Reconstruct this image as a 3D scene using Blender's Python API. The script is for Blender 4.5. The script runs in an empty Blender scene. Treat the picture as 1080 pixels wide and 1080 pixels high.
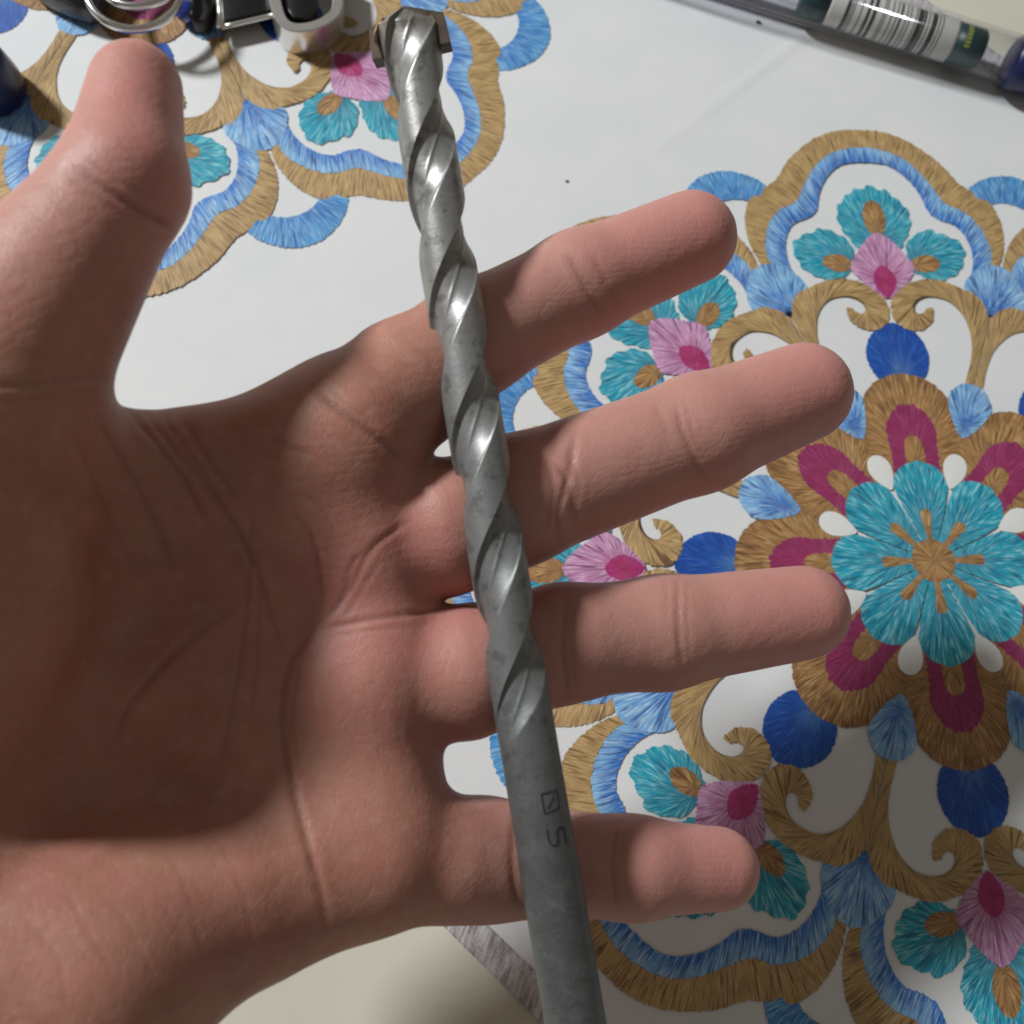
import bpy, bmesh, math, random
import numpy as np
from mathutils import Matrix, Vector
random.seed(7); np.random.seed(7)
MM=0.001
sc=bpy.context.scene; COL=sc.collection
# ------------------------------------------------------------------ camera
F=1083.0                                   # focal length in photo pixels (1080 px frame)
def _rot(a,b,c):
    ca,sa,cb,sb,cc,s_=math.cos(a),math.sin(a),math.cos(b),math.sin(b),math.cos(c),math.sin(c)
    Rz=np.array([[cc,-s_,0],[s_,cc,0],[0,0,1]]);Rx=np.array([[1,0,0],[0,ca,-sa],[0,sa,ca]]);Ry=np.array([[cb,0,sb],[0,1,0],[-sb,0,cb]])
    return Ry@Rx@Rz
RC=_rot(-.300,.099,.018); TC=np.array([105.725,-12.289,-258.])
CC=-RC.T@TC                                # camera position, mm, table top of the cloth is z=0
cam=bpy.data.cameras.new('camera'); co=bpy.data.objects.new('camera',cam); COL.objects.link(co)
M=np.eye(4); M[:3,:3]=RC.T; M[:3,3]=CC*MM
co.matrix_world=Matrix(M.tolist())
cam.sensor_width=36; cam.lens=36*F/1080; cam.clip_start=.005; cam.clip_end=20
cam.dof.use_dof=True; cam.dof.focus_distance=.192; cam.dof.aperture_fstop=24
sc.camera=co
def cam_pt(x,y,d):                         # photo pixel + distance along the optical axis -> world mm
    return RC.T@(np.array([(x-540)/F*d,-(y-540)/F*d,-d])-TC)
def tab(x,y,h=0.):                         # photo pixel -> world mm on the plane at height h over the cloth
    d=RC.T@np.array([(x-540)/F,-(y-540)/F,-1.]); return CC+d*((h-CC[2])/d[2])
def to_px(P):
    Q=P@RC.T+TC; return np.stack([540-F*Q[:,0]/Q[:,2],540+F*Q[:,1]/Q[:,2]],1)
# ------------------------------------------------------------------ light
w=bpy.data.worlds.new('World'); sc.world=w; w.use_nodes=True
bg=w.node_tree.nodes['Background']; bg.inputs[0].default_value=(1.0,.93,.82,1); bg.inputs[1].default_value=.145
LD=np.array([-.98,.75,1.]); LD/=np.linalg.norm(LD)
lamp=bpy.data.lights.new('ceiling_bulb','POINT'); lamp.energy=122; lamp.color=(.95,.985,1.0); lamp.shadow_soft_size=.10
lo=bpy.data.objects.new('ceiling_bulb',lamp); COL.objects.link(lo); lo.location=Vector((cam_pt(450,600,185)+LD*1700)*MM)
vs=sc.view_settings; vs.view_transform='Standard'; vs.look='None'; vs.gamma=1; vs.exposure=0; vs.use_curve_mapping=False
sc.cycles.use_denoising=True; sc.cycles.max_bounces=6; sc.cycles.use_adaptive_sampling=True; sc.cycles.adaptive_threshold=.02; sc.cycles.caustics_reflective=False; sc.cycles.caustics_refractive=False
# ------------------------------------------------------------------ helpers
def obj(name,me,mat=None,parent=None):
    o=bpy.data.objects.new(name,me); COL.objects.link(o)
    if parent is not None: o.parent=parent
    if mat is not None and me is not None and not me.materials: me.materials.append(mat)
    return o
def tag(o,label,cat,group=None,kind=None):
    if kind: o['kind']=kind
    o['label']=label
    if cat: o['category']=cat
    if group: o['group']=group
    return o
def empty(name,loc):
    o=bpy.data.objects.new(name,None); COL.objects.link(o); o.location=Vector(np.array(loc)*MM); o.empty_display_size=.005
    return o
def mesh(name,V,Fc,smooth=True):           # V in mm
    me=bpy.data.meshes.new(name); me.from_pydata((np.asarray(V)*MM).tolist(),[],[list(map(int,f)) for f in Fc]); me.update()
    if smooth: me.polygons.foreach_set('use_smooth',[True]*len(me.polygons))
    return me
def local(me,loc):                         # shift mesh so that its object can sit at loc
    me.transform(Matrix.Translation(-Vector(np.array(loc)*MM))); return me
def new_mat(name):
    m=bpy.data.materials.new(name); m.use_nodes=True; nt=m.node_tree
    return m,nt,nt.nodes['Principled BSDF']
def simple(name,col,rough=.5,metal=0.,noise=.0,nscale=300,bump=0.,bscale=800,**kw):
    m,nt,b=new_mat(name); N=nt.nodes; L=nt.links
    b.inputs['Roughness'].default_value=rough; b.inputs['Metallic'].default_value=metal
    for k,v in kw.items(): b.inputs[k.replace('_',' ')].default_value=v
    tc=N.new('ShaderNodeTexCoord')
    n=N.new('ShaderNodeTexNoise'); n.inputs['Scale'].default_value=nscale; n.inputs['Detail'].default_value=5
    L.new(tc.outputs['Object'],n.inputs['Vector'])
    r=N.new('ShaderNodeValToRGB'); r.color_ramp.elements[0].position=.3; r.color_ramp.elements[1].position=.72
    c=np.array(col); r.color_ramp.elements[0].color=(*np.clip(c*(1-noise),0,1),1); r.color_ramp.elements[1].color=(*np.clip(c*(1+noise),0,1),1)
    L.new(n.outputs['Fac'],r.inputs['Fac']); L.new(r.outputs['Color'],b.inputs['Base Color'])
    if bump:
        n2=N.new('ShaderNodeTexNoise'); n2.inputs['Scale'].default_value=bscale; n2.inputs['Detail'].default_value=4; L.new(tc.outputs['Object'],n2.inputs['Vector'])
        bp=N.new('ShaderNodeBump'); bp.inputs['Strength'].default_value=1; bp.inputs['Distance'].default_value=bump*MM
        L.new(n2.outputs['Fac'],bp.inputs['Height']); L.new(bp.outputs['Normal'],b.inputs['Normal'])
    return m
def math_node(nt,op,a,b=None,c=None):
    n=nt.nodes.new('ShaderNodeMath'); n.operation=op
    for i,v in enumerate((a,b,c)):
        if v is None: continue
        if isinstance(v,(int,float)): n.inputs[i].default_value=v
        else: nt.links.new(v,n.inputs[i])
    return n.outputs[0]
def mix(nt,f,a,b):
    n=nt.nodes.new('ShaderNodeMix'); n.data_type='RGBA'
    for s,v in ((n.inputs[0],f),(n.inputs[6],a),(n.inputs[7],b)):
        if isinstance(v,(int,float)): s.default_value=v
        elif isinstance(v,tuple): s.default_value=(*v,1)
        else: nt.links.new(v,s)
    return n.outputs[2]
def ramp(nt,f,lo_,hi_):
    n=nt.nodes.new('ShaderNodeMapRange'); n.inputs[1].default_value=lo_; n.inputs[2].default_value=hi_
    nt.links.new(f,n.inputs[0]); return n.outputs[0]
def cr(P,n):                               # resample polyline smoothly (Catmull-Rom) to n points
    P=np.asarray(P,float); Q=np.vstack([2*P[0]-P[1],P,2*P[-1]-P[-2]]); out=[]
    for i in range(1,len(Q)-2):
        for t in np.linspace(0,1,12,endpoint=False):
            a,b,c,d=Q[i-1],Q[i],Q[i+1],Q[i+2]
            out.append(.5*(2*b+(c-a)*t+(2*a-5*b+4*c-d)*t*t+(3*b-a-3*c+d)*t**3))
    out.append(P[-1]); out=np.array(out)
    s=np.r_[0,np.cumsum(np.linalg.norm(np.diff(out,axis=0),axis=1))]
    u=np.linspace(0,s[-1],n); return np.stack([np.interp(u,s,out[:,k]) for k in range(out.shape[1])],1)

# ------------------------------------------------------------------ table and runner cloth
tm=simple('table_beige',(.66,.63,.52),.45,noise=.04,nscale=30,bump=.03,bscale=500)
bm=bmesh.new(); bmesh.ops.create_cube(bm,size=1); me=bpy.data.meshes.new('table'); 
bmesh.ops.scale(bm,vec=(1.5,1.5,.03),verts=bm.verts); bmesh.ops.translate(bm,vec=(-.1,.1,-.0162),verts=bm.verts); bm.to_mesh(me); bm.free()
o=obj('table',me,tm); o['kind']='structure'

# runner material: plain weave, slightly warm white cotton
m,nt,b=new_mat('cotton_cloth'); Nn=nt.nodes; L=nt.links
tc=Nn.new('ShaderNodeTexCoord'); sep=Nn.new('ShaderNodeSeparateXYZ'); L.new(tc.outputs['Object'],sep.inputs[0])
def weave(nt,sep,per):
    k=2*math.pi/(per*MM)
    a=math_node(nt,'SINE',math_node(nt,'MULTIPLY',sep.outputs[0],k)); c=math_node(nt,'SINE',math_node(nt,'MULTIPLY',sep.outputs[1],k))
    return math_node(nt,'MULTIPLY',a,c)
wv=weave(nt,sep,.55)
n=Nn.new('ShaderNodeTexNoise'); n.inputs['Scale'].default_value=45; n.inputs['Detail'].default_value=6; L.new(tc.outputs['Object'],n.inputs['Vector'])
base=mix(nt,ramp(nt,n.outputs['Fac'],.3,.7),(.74,.755,.76),(.80,.80,.79))
base=mix(nt,math_node(nt,'MULTIPLY',ramp(nt,wv,-1,1),.10),base,(.60,.61,.62)); L.new(base,b.inputs['Base Color'])
b.inputs['Roughness'].default_value=.75
h=math_node(nt,'ADD',math_node(nt,'MULTIPLY',wv,.10),math_node(nt,'MULTIPLY',n.outputs['Fac'],1.2))
bp=Nn.new('ShaderNodeBump'); bp.inputs['Strength'].default_value=.6; bp.inputs['Distance'].default_value=.3*MM; L.new(h,bp.inputs['Height']); L.new(bp.outputs['Normal'],b.inputs['Normal'])
cloth_mat=m
HW=144.0                                    # half width of the runner; its length runs along (-1,1)
ua=np.array([-1,1])/math.sqrt(2); vn=np.array([1,1])/math.sqrt(2)
fa=tab(850,36)[:2]; fb=tab(690,160)[:2]     # the pressed fold beside the pen
def cloth_z(x,y):
    z=-.18+.16*np.sin(x*.031+y*.017)*np.sin(y*.027-x*.011+1)
    d=fb-fa; t=np.clip(((x-fa[0])*d[0]+(y-fa[1])*d[1])/(d@d),-.2,1); q=np.hypot(x-fa[0]-t*d[0],y-fa[1]-t*d[1])
    s=(x-fa[0])*(-d[1])+(y-fa[1])*d[0]
    return z+np.exp(-(q/1.3)**2)*.22*(1-.6*np.clip(t,0,1))
def strip(name,v0,v1,nv,u0,u1,nu,zf,th):
    uu,vv=np.meshgrid(np.linspace(u0,u1,nu),np.linspace(v0,v1,nv),indexing='ij')
    X=uu*ua[0]+vv*vn[0]; Y=uu*ua[1]+vv*vn[1]; Z=zf(X,Y)
    top=np.stack([X,Y,Z],-1).reshape(-1,3); bot=top.copy(); bot[:,2]=Z.ravel()-th
    idx=np.arange(nu*nv).reshape(nu,nv); n0=nu*nv; Fc=[]
    q=np.stack([idx[:-1,:-1],idx[:-1,1:],idx[1:,1:],idx[1:,:-1]],-1).reshape(-1,4); Fc+=q.tolist()
    Fc+=(q[:,::-1]+n0).tolist()
    def wall(e): 
        for a,c in zip(e[:-1],e[1:]): Fc.append([a,c,c+n0,a+n0])
    wall(idx[:,0]);wall(idx[::-1,-1]);wall(idx[::-1,0][::-1][:0]);wall(idx[0,::-1]);wall(idx[-1,:])
    return mesh(name,np.vstack([top,bot]),Fc)
runner=obj('table_runner',strip('table_runner',-HW+6,HW-6,220,-260,470,520,cloth_z,.5),cloth_mat)
tag(runner,'white cotton table runner embroidered with blue, gold and turquoise mandalas','table runner')
# woven border along both long edges
m,nt,b=new_mat('border_weave'); Nn=nt.nodes; L=nt.links
tc=Nn.new('ShaderNodeTexCoord'); sp=Nn.new('ShaderNodeSeparateXYZ'); L.new(tc.outputs['Object'],sp.inputs[0])
uu=math_node(nt,'MULTIPLY',math_node(nt,'ADD',sp.outputs[0],sp.outputs[1]),130.); vv=math_node(nt,'MULTIPLY',math_node(nt,'ADD',math_node(nt,'SUBTRACT',sp.outputs[0],sp.outputs[1]),math_node(nt,'MULTIPLY',math_node(nt,'ADD',sp.outputs[0],sp.outputs[1]),.35)),620.)
cb=Nn.new('ShaderNodeCombineXYZ'); L.new(uu,cb.inputs[0]); L.new(vv,cb.inputs[1])
n=Nn.new('ShaderNodeTexNoise'); n.inputs['Scale'].default_value=1; n.inputs['Detail'].default_value=3; L.new(cb.outputs[0],n.inputs['Vector'])
n2=Nn.new('ShaderNodeTexNoise'); n2.inputs['Scale'].default_value=2600; L.new(tc.outputs['Object'],n2.inputs['Vector'])
f1=math_node(nt,'ADD',math_node(nt,'MULTIPLY',n.outputs['Fac'],.7),math_node(nt,'MULTIPLY',n2.outputs['Fac'],.3))
L.new(mix(nt,ramp(nt,f1,.38,.6),(.30,.26,.27),(.68,.65,.66)),b.inputs['Base Color']); b.inputs['Roughness'].default_value=.8
bp=Nn.new('ShaderNodeBump'); bp.inputs['Distance'].default_value=.35*MM; L.new(f1,bp.inputs['Height']); L.new(bp.outputs['Normal'],b.inputs['Normal'])
for s in (-1,1):
    v0,v1=(-HW,-HW+6.6) if s<0 else (HW-6.6,HW)
    zf=lambda X,Y,s=s:.25+.18*np.sin((X-Y)*1.9)*np.exp(-((np.abs((X+Y)/math.sqrt(2))-HW+.6)/1.2)**2)*0+.0*X
    obj('woven_border',strip('woven_border',v0,v1,10,-260,470,500,zf,1.1),m,runner)

# ------------------------------------------------------------------ embroidery
def thread_mat(name,inner,outer,dark,light,tr=(.2,.8),per=.45,stitch=.65,edge=None):
    """satin stitch: threads run along U, lie side by side along V (both in mm); 't' goes 0..1 from root to rim"""
    m,nt,b=new_mat(name); Nn=nt.nodes; L=nt.links
    at=Nn.new('ShaderNodeAttribute'); at.attribute_name='thread'; sp=Nn.new('ShaderNodeSeparateXYZ'); L.new(at.outputs['Vector'],sp.inputs[0])
    U,V,T=sp.outputs
    oi=Nn.new('ShaderNodeObjectInfo')
    def noise(su,sv,det=2,off=0):
        c=Nn.new('ShaderNodeCombineXYZ'); L.new(math_node(nt,'MULTIPLY',U,su),c.inputs[0]); L.new(math_node(nt,'MULTIPLY',V,sv),c.inputs[1])
        L.new(math_node(nt,'MULTIPLY_ADD',oi.outputs['Random'],37.,off),c.inputs[2])
        n=Nn.new('ShaderNodeTexNoise'); n.inputs['Scale'].default_value=1; n.inputs['Detail'].default_value=det; L.new(c.outputs[0],n.inputs['Vector']); return n.outputs['Fac']
    a=noise(.16,1/per*.9,2); c=noise(.28,1/per*1.7,1,5.); big=noise(.25,.25,2,9.)
    T2=math_node(nt,'ADD',T,math_node(nt,'MULTIPLY',math_node(nt,'SUBTRACT',a,.5),1.1))
    base=mix(nt,ramp(nt,T2,*tr),inner,outer)
    if edge: base=mix(nt,math_node(nt,'MULTIPLY',ramp(nt,T2,.82,1.15),.8),base,edge)
    base=mix(nt,math_node(nt,'MULTIPLY',ramp(nt,c,.50,.66),.78),base,light)
    base=mix(nt,math_node(nt,'MULTIPLY',ramp(nt,a,.48,.33),stitch),base,dark)
    base=mix(nt,math_node(nt,'MULTIPLY',ramp(nt,big,.42,.72),.32),base,dark)
    L.new(base,b.inputs['Base Color']); b.inputs['Roughness'].default_value=.55
    b.inputs['Sheen Weight'].default_value=.05
    hh=math_node(nt,'ADD',math_node(nt,'MULTIPLY',a,1.),math_node(nt,'MULTIPLY',c,.6))
    bp=Nn.new('ShaderNodeBump'); bp.inputs['Strength'].default_value=.7; bp.inputs['Distance'].default_value=.28*MM; L.new(hh,bp.inputs['Height']); L.new(bp.outputs['Normal'],b.inputs['Normal'])
    return m
GOLD=thread_mat('gold_thread',(.52,.335,.135),(.49,.31,.125),(.13,.062,.025),(.68,.50,.25),stitch=.85)
GOLD2=thread_mat('bronze_thread',(.44,.235,.08),(.40,.205,.07),(.12,.05,.02),(.64,.43,.20),stitch=.85,edge=(.20,.085,.03))
BLUE=thread_mat('blue_thread',(.03,.20,.64),(.22,.48,.80),(.012,.05,.26),(.55,.75,.88),stitch=.75)
CRES=thread_mat('sky_thread',(.05,.25,.62),(.09,.34,.68),(.015,.10,.34),(.40,.66,.84),stitch=.75,per=.45)
TURQ=thread_mat('turquoise_thread',(.02,.28,.42),(.01,.36,.50),(.005,.12,.22),(.36,.74,.78),stitch=.8,edge=(.05,.42,.52))
PINK=thread_mat('pink_thread',(.52,.14,.32),(.62,.30,.52),(.22,.06,.18),(.82,.62,.76),stitch=.85)
MAG=thread_mat('magenta_thread',(.36,.03,.12),(.30,.025,.11),(.16,.012,.06),(.42,.07,.20),stitch=.35,per=.4)
CORE=thread_mat('crimson_thread',(.46,.025,.13),(.42,.03,.18),(.25,.01,.07),(.50,.08,.25),stitch=.3,per=.4)
NAVY=thread_mat('royal_blue_thread',(.11,.27,.58),(.008,.075,.40),(.004,.035,.20),(.04,.17,.55),tr=(.05,.45),stitch=.3,per=.4)
CREAM=simple('cream_thread',(.80,.795,.77),.6,noise=.03,nscale=900,bump=.05,bscale=2500)
def attach_thread(me,uvt):
    a=me.attributes.new('thread','FLOAT_VECTOR','POINT'); a.data.foreach_set('vector',np.asarray(uvt,np.float32).ravel())
LAY=.04
def jit(n,a): 
    return np.random.uniform(-1,1,n)*a
def mirror_full(half): 
    h=np.array(half,float); l=h[::-1].copy(); l[:,0]*=-1
    return np.vstack([l[:-1],h])
def band(name,A,B,mat,layer,ragged=.26):
    A=np.asarray(A,float);B=np.asarray(B,float)
    n=int(max(np.linalg.norm(np.diff(A,axis=0),axis=1).sum(),np.linalg.norm(np.diff(B,axis=0),axis=1).sum())/.45)
    a=cr(A,n);c=cr(B,n); K=5
    dirv=(a-c); wd=np.linalg.norm(dirv,axis=1,keepdims=True)+1e-6; dirv/=wd
    a=a+dirv*jit(n,ragged)[:,None]; c=c-dirv*jit(n,ragged*.7)[:,None]
    mid=(a+c)/2; s=np.r_[0,np.cumsum(np.linalg.norm(np.diff(mid,axis=0),axis=1))]
    V=[];U=[]
    for j in range(K+1):
        t=j/K; p=c*(1-t)+a*t; z=layer*LAY+.07*math.sin(math.pi*t)
        V.append(np.column_stack([p,np.full(n,z)])); U.append(np.column_stack([wd[:,0]*t,s,np.full(n,t)]))
    idx=np.arange((K+1)*n).reshape(K+1,n)
    Fc=np.stack([idx[:-1,:-1],idx[:-1,1:],idx[1:,1:],idx[1:,:-1]],-1).reshape(-1,4)
    me=mesh(name,np.vstack(V),Fc)
    if len(me.polygons) and me.polygons[len(me.polygons)//2].normal.z<0: me.flip_normals()
    attach_thread(me,np.vstack(U)); me.materials.append(mat); return me
def blob(name,outl,anchor,mat,layer,ragged=.24,dome=.08,scallop=0.):
    P=np.array(outl,float); P=np.vstack([P,P[:1]])
    per=np.linalg.norm(np.diff(P,axis=0),axis=1).sum(); n=max(24,int(per/.45))
    c=cr(np.vstack([P[-2:-1],P,P[1:2]]),n*2); 
    # keep the closed loop only
    P2=P; s=np.r_[0,np.cumsum(np.linalg.norm(np.diff(P2,axis=0),axis=1))]
    Q=np.vstack([P[-2],P,P[1]]); out=[]
    for i in range(1,len(Q)-2):
        for t in np.linspace(0,1,8,endpoint=False):
            a,b_,c_,d=Q[i-1],Q[i],Q[i+1],Q[i+2]
            out.append(.5*(2*b_+(c_-a)*t+(2*a-5*b_+4*c_-d)*t*t+(3*b_-a-3*c_+d)*t**3))
    out=np.array(out+[out[0]]); s=np.r_[0,np.cumsum(np.linalg.norm(np.diff(out,axis=0),axis=1))]
    u=np.linspace(0,s[-1],n,endpoint=False); E=np.stack([np.interp(u,s,out[:,k]) for k in (0,1)],1)
    A=np.array(anchor,float); D=E-A; r=np.linalg.norm(D,axis=1,keepdims=True); E=E+D/r*(jit(n,ragged)+scallop*np.sin(u*2*math.pi/max(4.2,1)))[:,None]; D=E-A; r=np.linalg.norm(D,axis=1)
    ang=np.unwrap(np.arctan2(D[:,1],D[:,0])); rm=r.mean()*.8
    K=5; V=[[*A,layer*LAY+dome]]; U=[[0,0,0]]
    for j in range(1,K+1):
        t=j/K; p=A+D*t; z=layer*LAY+dome*(1-t**2)
        V+=np.column_stack([p,np.full(n,z)]).tolist(); U+=np.column_stack([r*t,ang*rm,np.full(n,t)]).tolist()
    Fc=[[0,1+i,1+(i+1)%n] for i in range(n)]
    for j in range(K-1):
        for i in range(n):
            a=1+j*n+i; c=1+j*n+(i+1)%n; Fc.append([a,a+n,c+n,c])
    me=mesh(name,V,Fc)
    if me.polygons[0].normal.z<0: me.flip_normals()
    attach_thread(me,U); me.materials.append(mat); return me
def sym(half): 
    h=[tuple(p) for p in half]; return h+[(-x,y) for x,y in h[::-1] if abs(x)>1e-6]
def ell(cx,cy,a,b_,rot=0,n=16):
    q=np.linspace(0,2*math.pi,n,endpoint=False); x=a*np.cos(q);y=b_*np.sin(q); c,s=math.cos(rot),math.sin(rot)
    return np.stack([cx+x*c-y*s,cy+x*s+y*c],1)
def mx(P): 
    P=np.array(P,float); P[:,0]*=-1; return P[::-1]
go=[(0,128),(7,127.3),(13.5,124.8),(20,119.7),(24,115),(27.3,110.3),(31,107.7),(35,104.5),(37,99.5),(37.3,94),(36.3,88.5),(34,83.2)]
gi=[(0,122),(5,121.3),(10.8,119),(15.7,114.2),(19,108.7),(21.9,103.8),(27.1,100.9),(30.8,96),(32.4,90.2),(32.2,86),(30.5,82.5)]
bi=[(0,117),(7,116),(11.8,111.8),(14.7,106.6),(16.4,101),(19.5,98.4),(24,96.2),(26.5,91),(26.6,85.2),(25.2,81),(23.3,78.3)]
sideT=[(8,90.5),(12,94),(15.5,95.3),(18.5,94.0),(21,93.2),(24.2,91),(24.8,88),(23.8,85.2),(22.3,82.3),(19.5,80.5),(16,79.4),(11,80.5),(8,84)]
scA=[(12.4,70.9),(11.6,67),(8,64.2),(3.2,64.7),(0.35,68.3),(1.3,74),(5.8,78),(12.5,79.6),(18,78.5),(23,76.2),(27.5,74.6),(28.9,71.5),(26.9,65.2),(23,55.8),(20.2,49),(17.7,42.8)]
scB=[(10.3,70.6),(9.7,69.5),(8.3,69.0),(7.2,69.6),(7.0,71),(8.2,73),(10.5,74.1),(13.5,74.2),(17.6,72.6),(20.3,69),(21.3,65.5),(21.6,61.5),(21.0,57.5),(19.3,52.6),(18,49.8),(16.0,43.8)]
PIECES=[  # (name, mesh, half-sector rotation)
('outer_band',band('outer_band',mirror_full(go),mirror_full(gi),GOLD,2),0),
('inner_band',band('inner_band',mirror_full(gi),mirror_full(bi),BLUE,3),0),
('turquoise_petal',blob('top_petal',sym([(0,109.2),(2.5,108.2),(4.6,107.8),(7,105.8),(9.6,103),(10.6,99.5),(10,95.5),(8,92),(5,88),(0,86)]),(0,90),TURQ,2,scallop=.35),0),
('turquoise_petal',blob('side_petal_r',sideT,(9,85.5),TURQ,3,scallop=.35),0),
('turquoise_petal',blob('side_petal_l',mx(sideT),(-9,85.5),TURQ,3,scallop=.35),0),
('gold_stamen',blob('stamen_t',ell(0,98.8,3.3,5.6),(0,94.5),GOLD2,4),0),
('gold_stamen',blob('stamen_r',ell(12.6,84.4,4.3,2.7,.15),(10,84),GOLD2,5),0),
('gold_stamen',blob('stamen_l',ell(-12.6,84.4,4.3,2.7,-.15),(-10,84),GOLD2,5),0),
('pink_fan',blob('pink_fan',sym([(0,94),(3,92.3),(6.5,88),(9.2,83.2),(6.8,79),(4,76),(0,73.5)]),(0,79),PINK,6),0),
('crimson_heart',blob('crimson_heart',sym([(0,85.3),(2.6,83.3),(4,80.4),(2.8,77),(0,73.7)]),(0,78.5),CORE,7),0),
('scroll',band('scroll_r',scA,scB,GOLD,6),0),('scroll',band('scroll_l',mx(scA),mx(scB),GOLD,6),0),
('blue_fan',blob('blue_fan',sym([(0,90.5),(4.5,88.5),(8,84),(8.6,79.5),(4,76.5),(0,76)]),(0,73.5),BLUE,5),1),
('blue_bud',blob('blue_bud',sym([(0,66.2),(5.5,63.8),(8.6,58.5),(7.9,52.5),(5,49),(0,48)]),(0,49.5),NAVY,3),0),
('bronze_petal',blob('bronze_petal',sym([(0,51.2),(5.2,50.2),(9.6,47.2),(13.2,41),(14.2,35.5),(12.6,30),(8.5,21.5),(0,17)]),(0,27),GOLD2,5),0),
('magenta_petal',blob('magenta_petal',sym([(0,43.2),(3.3,42.4),(5.8,40.2),(7.7,36),(7.4,29),(5.5,22),(0,18)]),(0,28),MAG,6),0),
('gold_stamen',blob('petal_stamen',sym([(0,35.4),(2.2,34.3),(3.2,31.5),(2.9,25),(0,22)]),(0,26.5),GOLD2,7),0),
('turquoise_petal',blob('flower_petal',sym([(0,26.5),(3.5,25.5),(6.1,23.4),(7.2,20),(6.0,15.2),(3.7,9.3),(1.3,3.5),(0,3)]),(0,8),TURQ,9),0),
('gold_stamen',blob('flower_stamen',sym([(0,15.2),(1.4,14.7),(1.9,13),(1.2,8.5),(.7,5),(0,4)]),(0,8),GOLD2,10),0),
('blue_drop',blob('blue_drop',sym([(0,51.8),(3.5,50.6),(6,46.5),(4.6,41.5),(1.8,37),(0,35.5)]),(0,39),BLUE,8),1),
('cream_drop',blob('cream_drop',sym([(0,30.4),(2.0,29.6),(3.1,27.2),(2.7,24.4),(1.2,21.6),(0,20.4)]),(0,26),CREAM,8,ragged=.03),1),
('sky_crescent',band('sky_crescent',mirror_full([(0,121.5),(5.5,120.4),(11,116.5),(14.5,111),(14.8,106.5)]),mirror_full([(0,112),(4.5,111),(8.2,108),(9.5,104.5)]),CRES,1),1),
]
disc=blob('embroidered_mandala',ell(0,0,5.6,5.6,0,24),(0,0),GOLD2,11)
def mandala(cx,cy,ks,label):
    c=obj('embroidered_mandala',disc,None,runner); c.location=(cx*MM,cy*MM,0); c['label']=label
    for k in ks:
        for name,me,hf in PIECES:
            o=obj(name,me,None,c); o.rotation_euler.z=math.radians(45*k+22.5*hf)
mandala(0,0,range(8),'whole mandala around a turquoise eight petalled flower')
mandala(-201,201,(3,4,5,6),'mandala partly under the keys and the thumb')

# ------------------------------------------------------------------ hand
ND={'I0':(372,450,157.5,50),'I05':(426,408,161.6,67.2),'I1':(500,357,166.5,57.8),'I2':(611,300,173.0,53.9),'I3':(728,251,177.6,49.1),
'M0':(373,569,160.9,35.8),'M05':(470,557,161.8,67.6),'M1':(541,529,167.4,66.8),'M2':(737,457,175.8,60.2),'M3':(846,414,182.3,52.5),
'R0':(377,720,159.0,49.2),'R05':(488,709,160.9,67.0),'R1':(593,678,167.4,60.0),'R2':(699,667,173.0,57.8),'R3':(846,646,178.6,49.7),
'L0':(394,893,154.5,56),'L05':(471,906,157.2,60.8),'L1':(512,906,160.9,60.1),'L2':(668,915,166.5,50.7),'L3':(758,916,171.1,42.9),
'WI':(-60,660,143.2,72.0),'WM':(-60,760,143.2,72.0),'WR':(-60,860,142.3,74.0),'WL':(-40,960,135,88.0),'H0':(283,926,151.6,76.3),
'H1':(89,1029,135,115.2),'T3':(143,93,141.4,48.4),'T2':(129,195,135,65.2),'T1':(-81,495,129,139.7),'T0':(-60,620,129.5,125.0),
'TW':(-90,830,134,100.0),'B0':(167,500,149.7,44.0),'A0':(-200,975,127,128.0),'A1':(-620,1190,92,180.0),'P0':(372,505,158.5,42),
'P1':(390,584,160.0,42.6),'P2':(401,695,160.0,46.3),'P3':(395,787,159.0,41.9),'P4':(388,888,157.2,49.3),'C0':(250,570,156.5,62.0),
'C1':(215,720,155,66.0),'C2':(110,560,148.8,60.0)}
CHAINS={'index':['I0','I05','I1','I2','I3'],'middle':['M0','M05','M1','M2','M3'],'ring':['R0','R05','R1','R2','R3'],'little':['L0','L05','L1','L2','L3'],'thumb':['T1','T2','T3']}
PALM=[('I0','WI'),('M0','WM'),('R0','WR'),('L0','WL'),('I0','M0'),('M0','R0'),('R0','L0'),('L0','H0'),('H0','H1'),
('T1','T0'),('T0','TW'),('T1','B0'),('B0','I0'),('WM','A0'),('H1','A0'),('TW','A0'),('A0','A1'),('P0','P1'),('P1','P2'),('P2','P3'),('P3','P4'),('C0','C1'),('C0','I0'),('C0','M0'),('C1','R0'),('C1','L0'),('C2','C0'),('C2','WM'),('C1','WM')]
def nd(n):
    x,y,d,r=ND[n]; return np.array([(x-540)/F*d,-(y-540)/F*d,-d],np.float32),np.float32(r*d/F)
def cap(P,a,ra,b_,rb):
    ab=b_-a; t=np.clip(((P-a)@ab)/(ab@ab),0,1); q=P-a; q-=t[...,None]*ab
    return np.sqrt(np.einsum('...i,...i',q,q))-(ra+(rb-ra)*t)
def smin(a,b_,k):
    h_=np.maximum(k-np.abs(a-b_),0)/k; return np.minimum(a,b_)-h_*h_*k*.25
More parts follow.
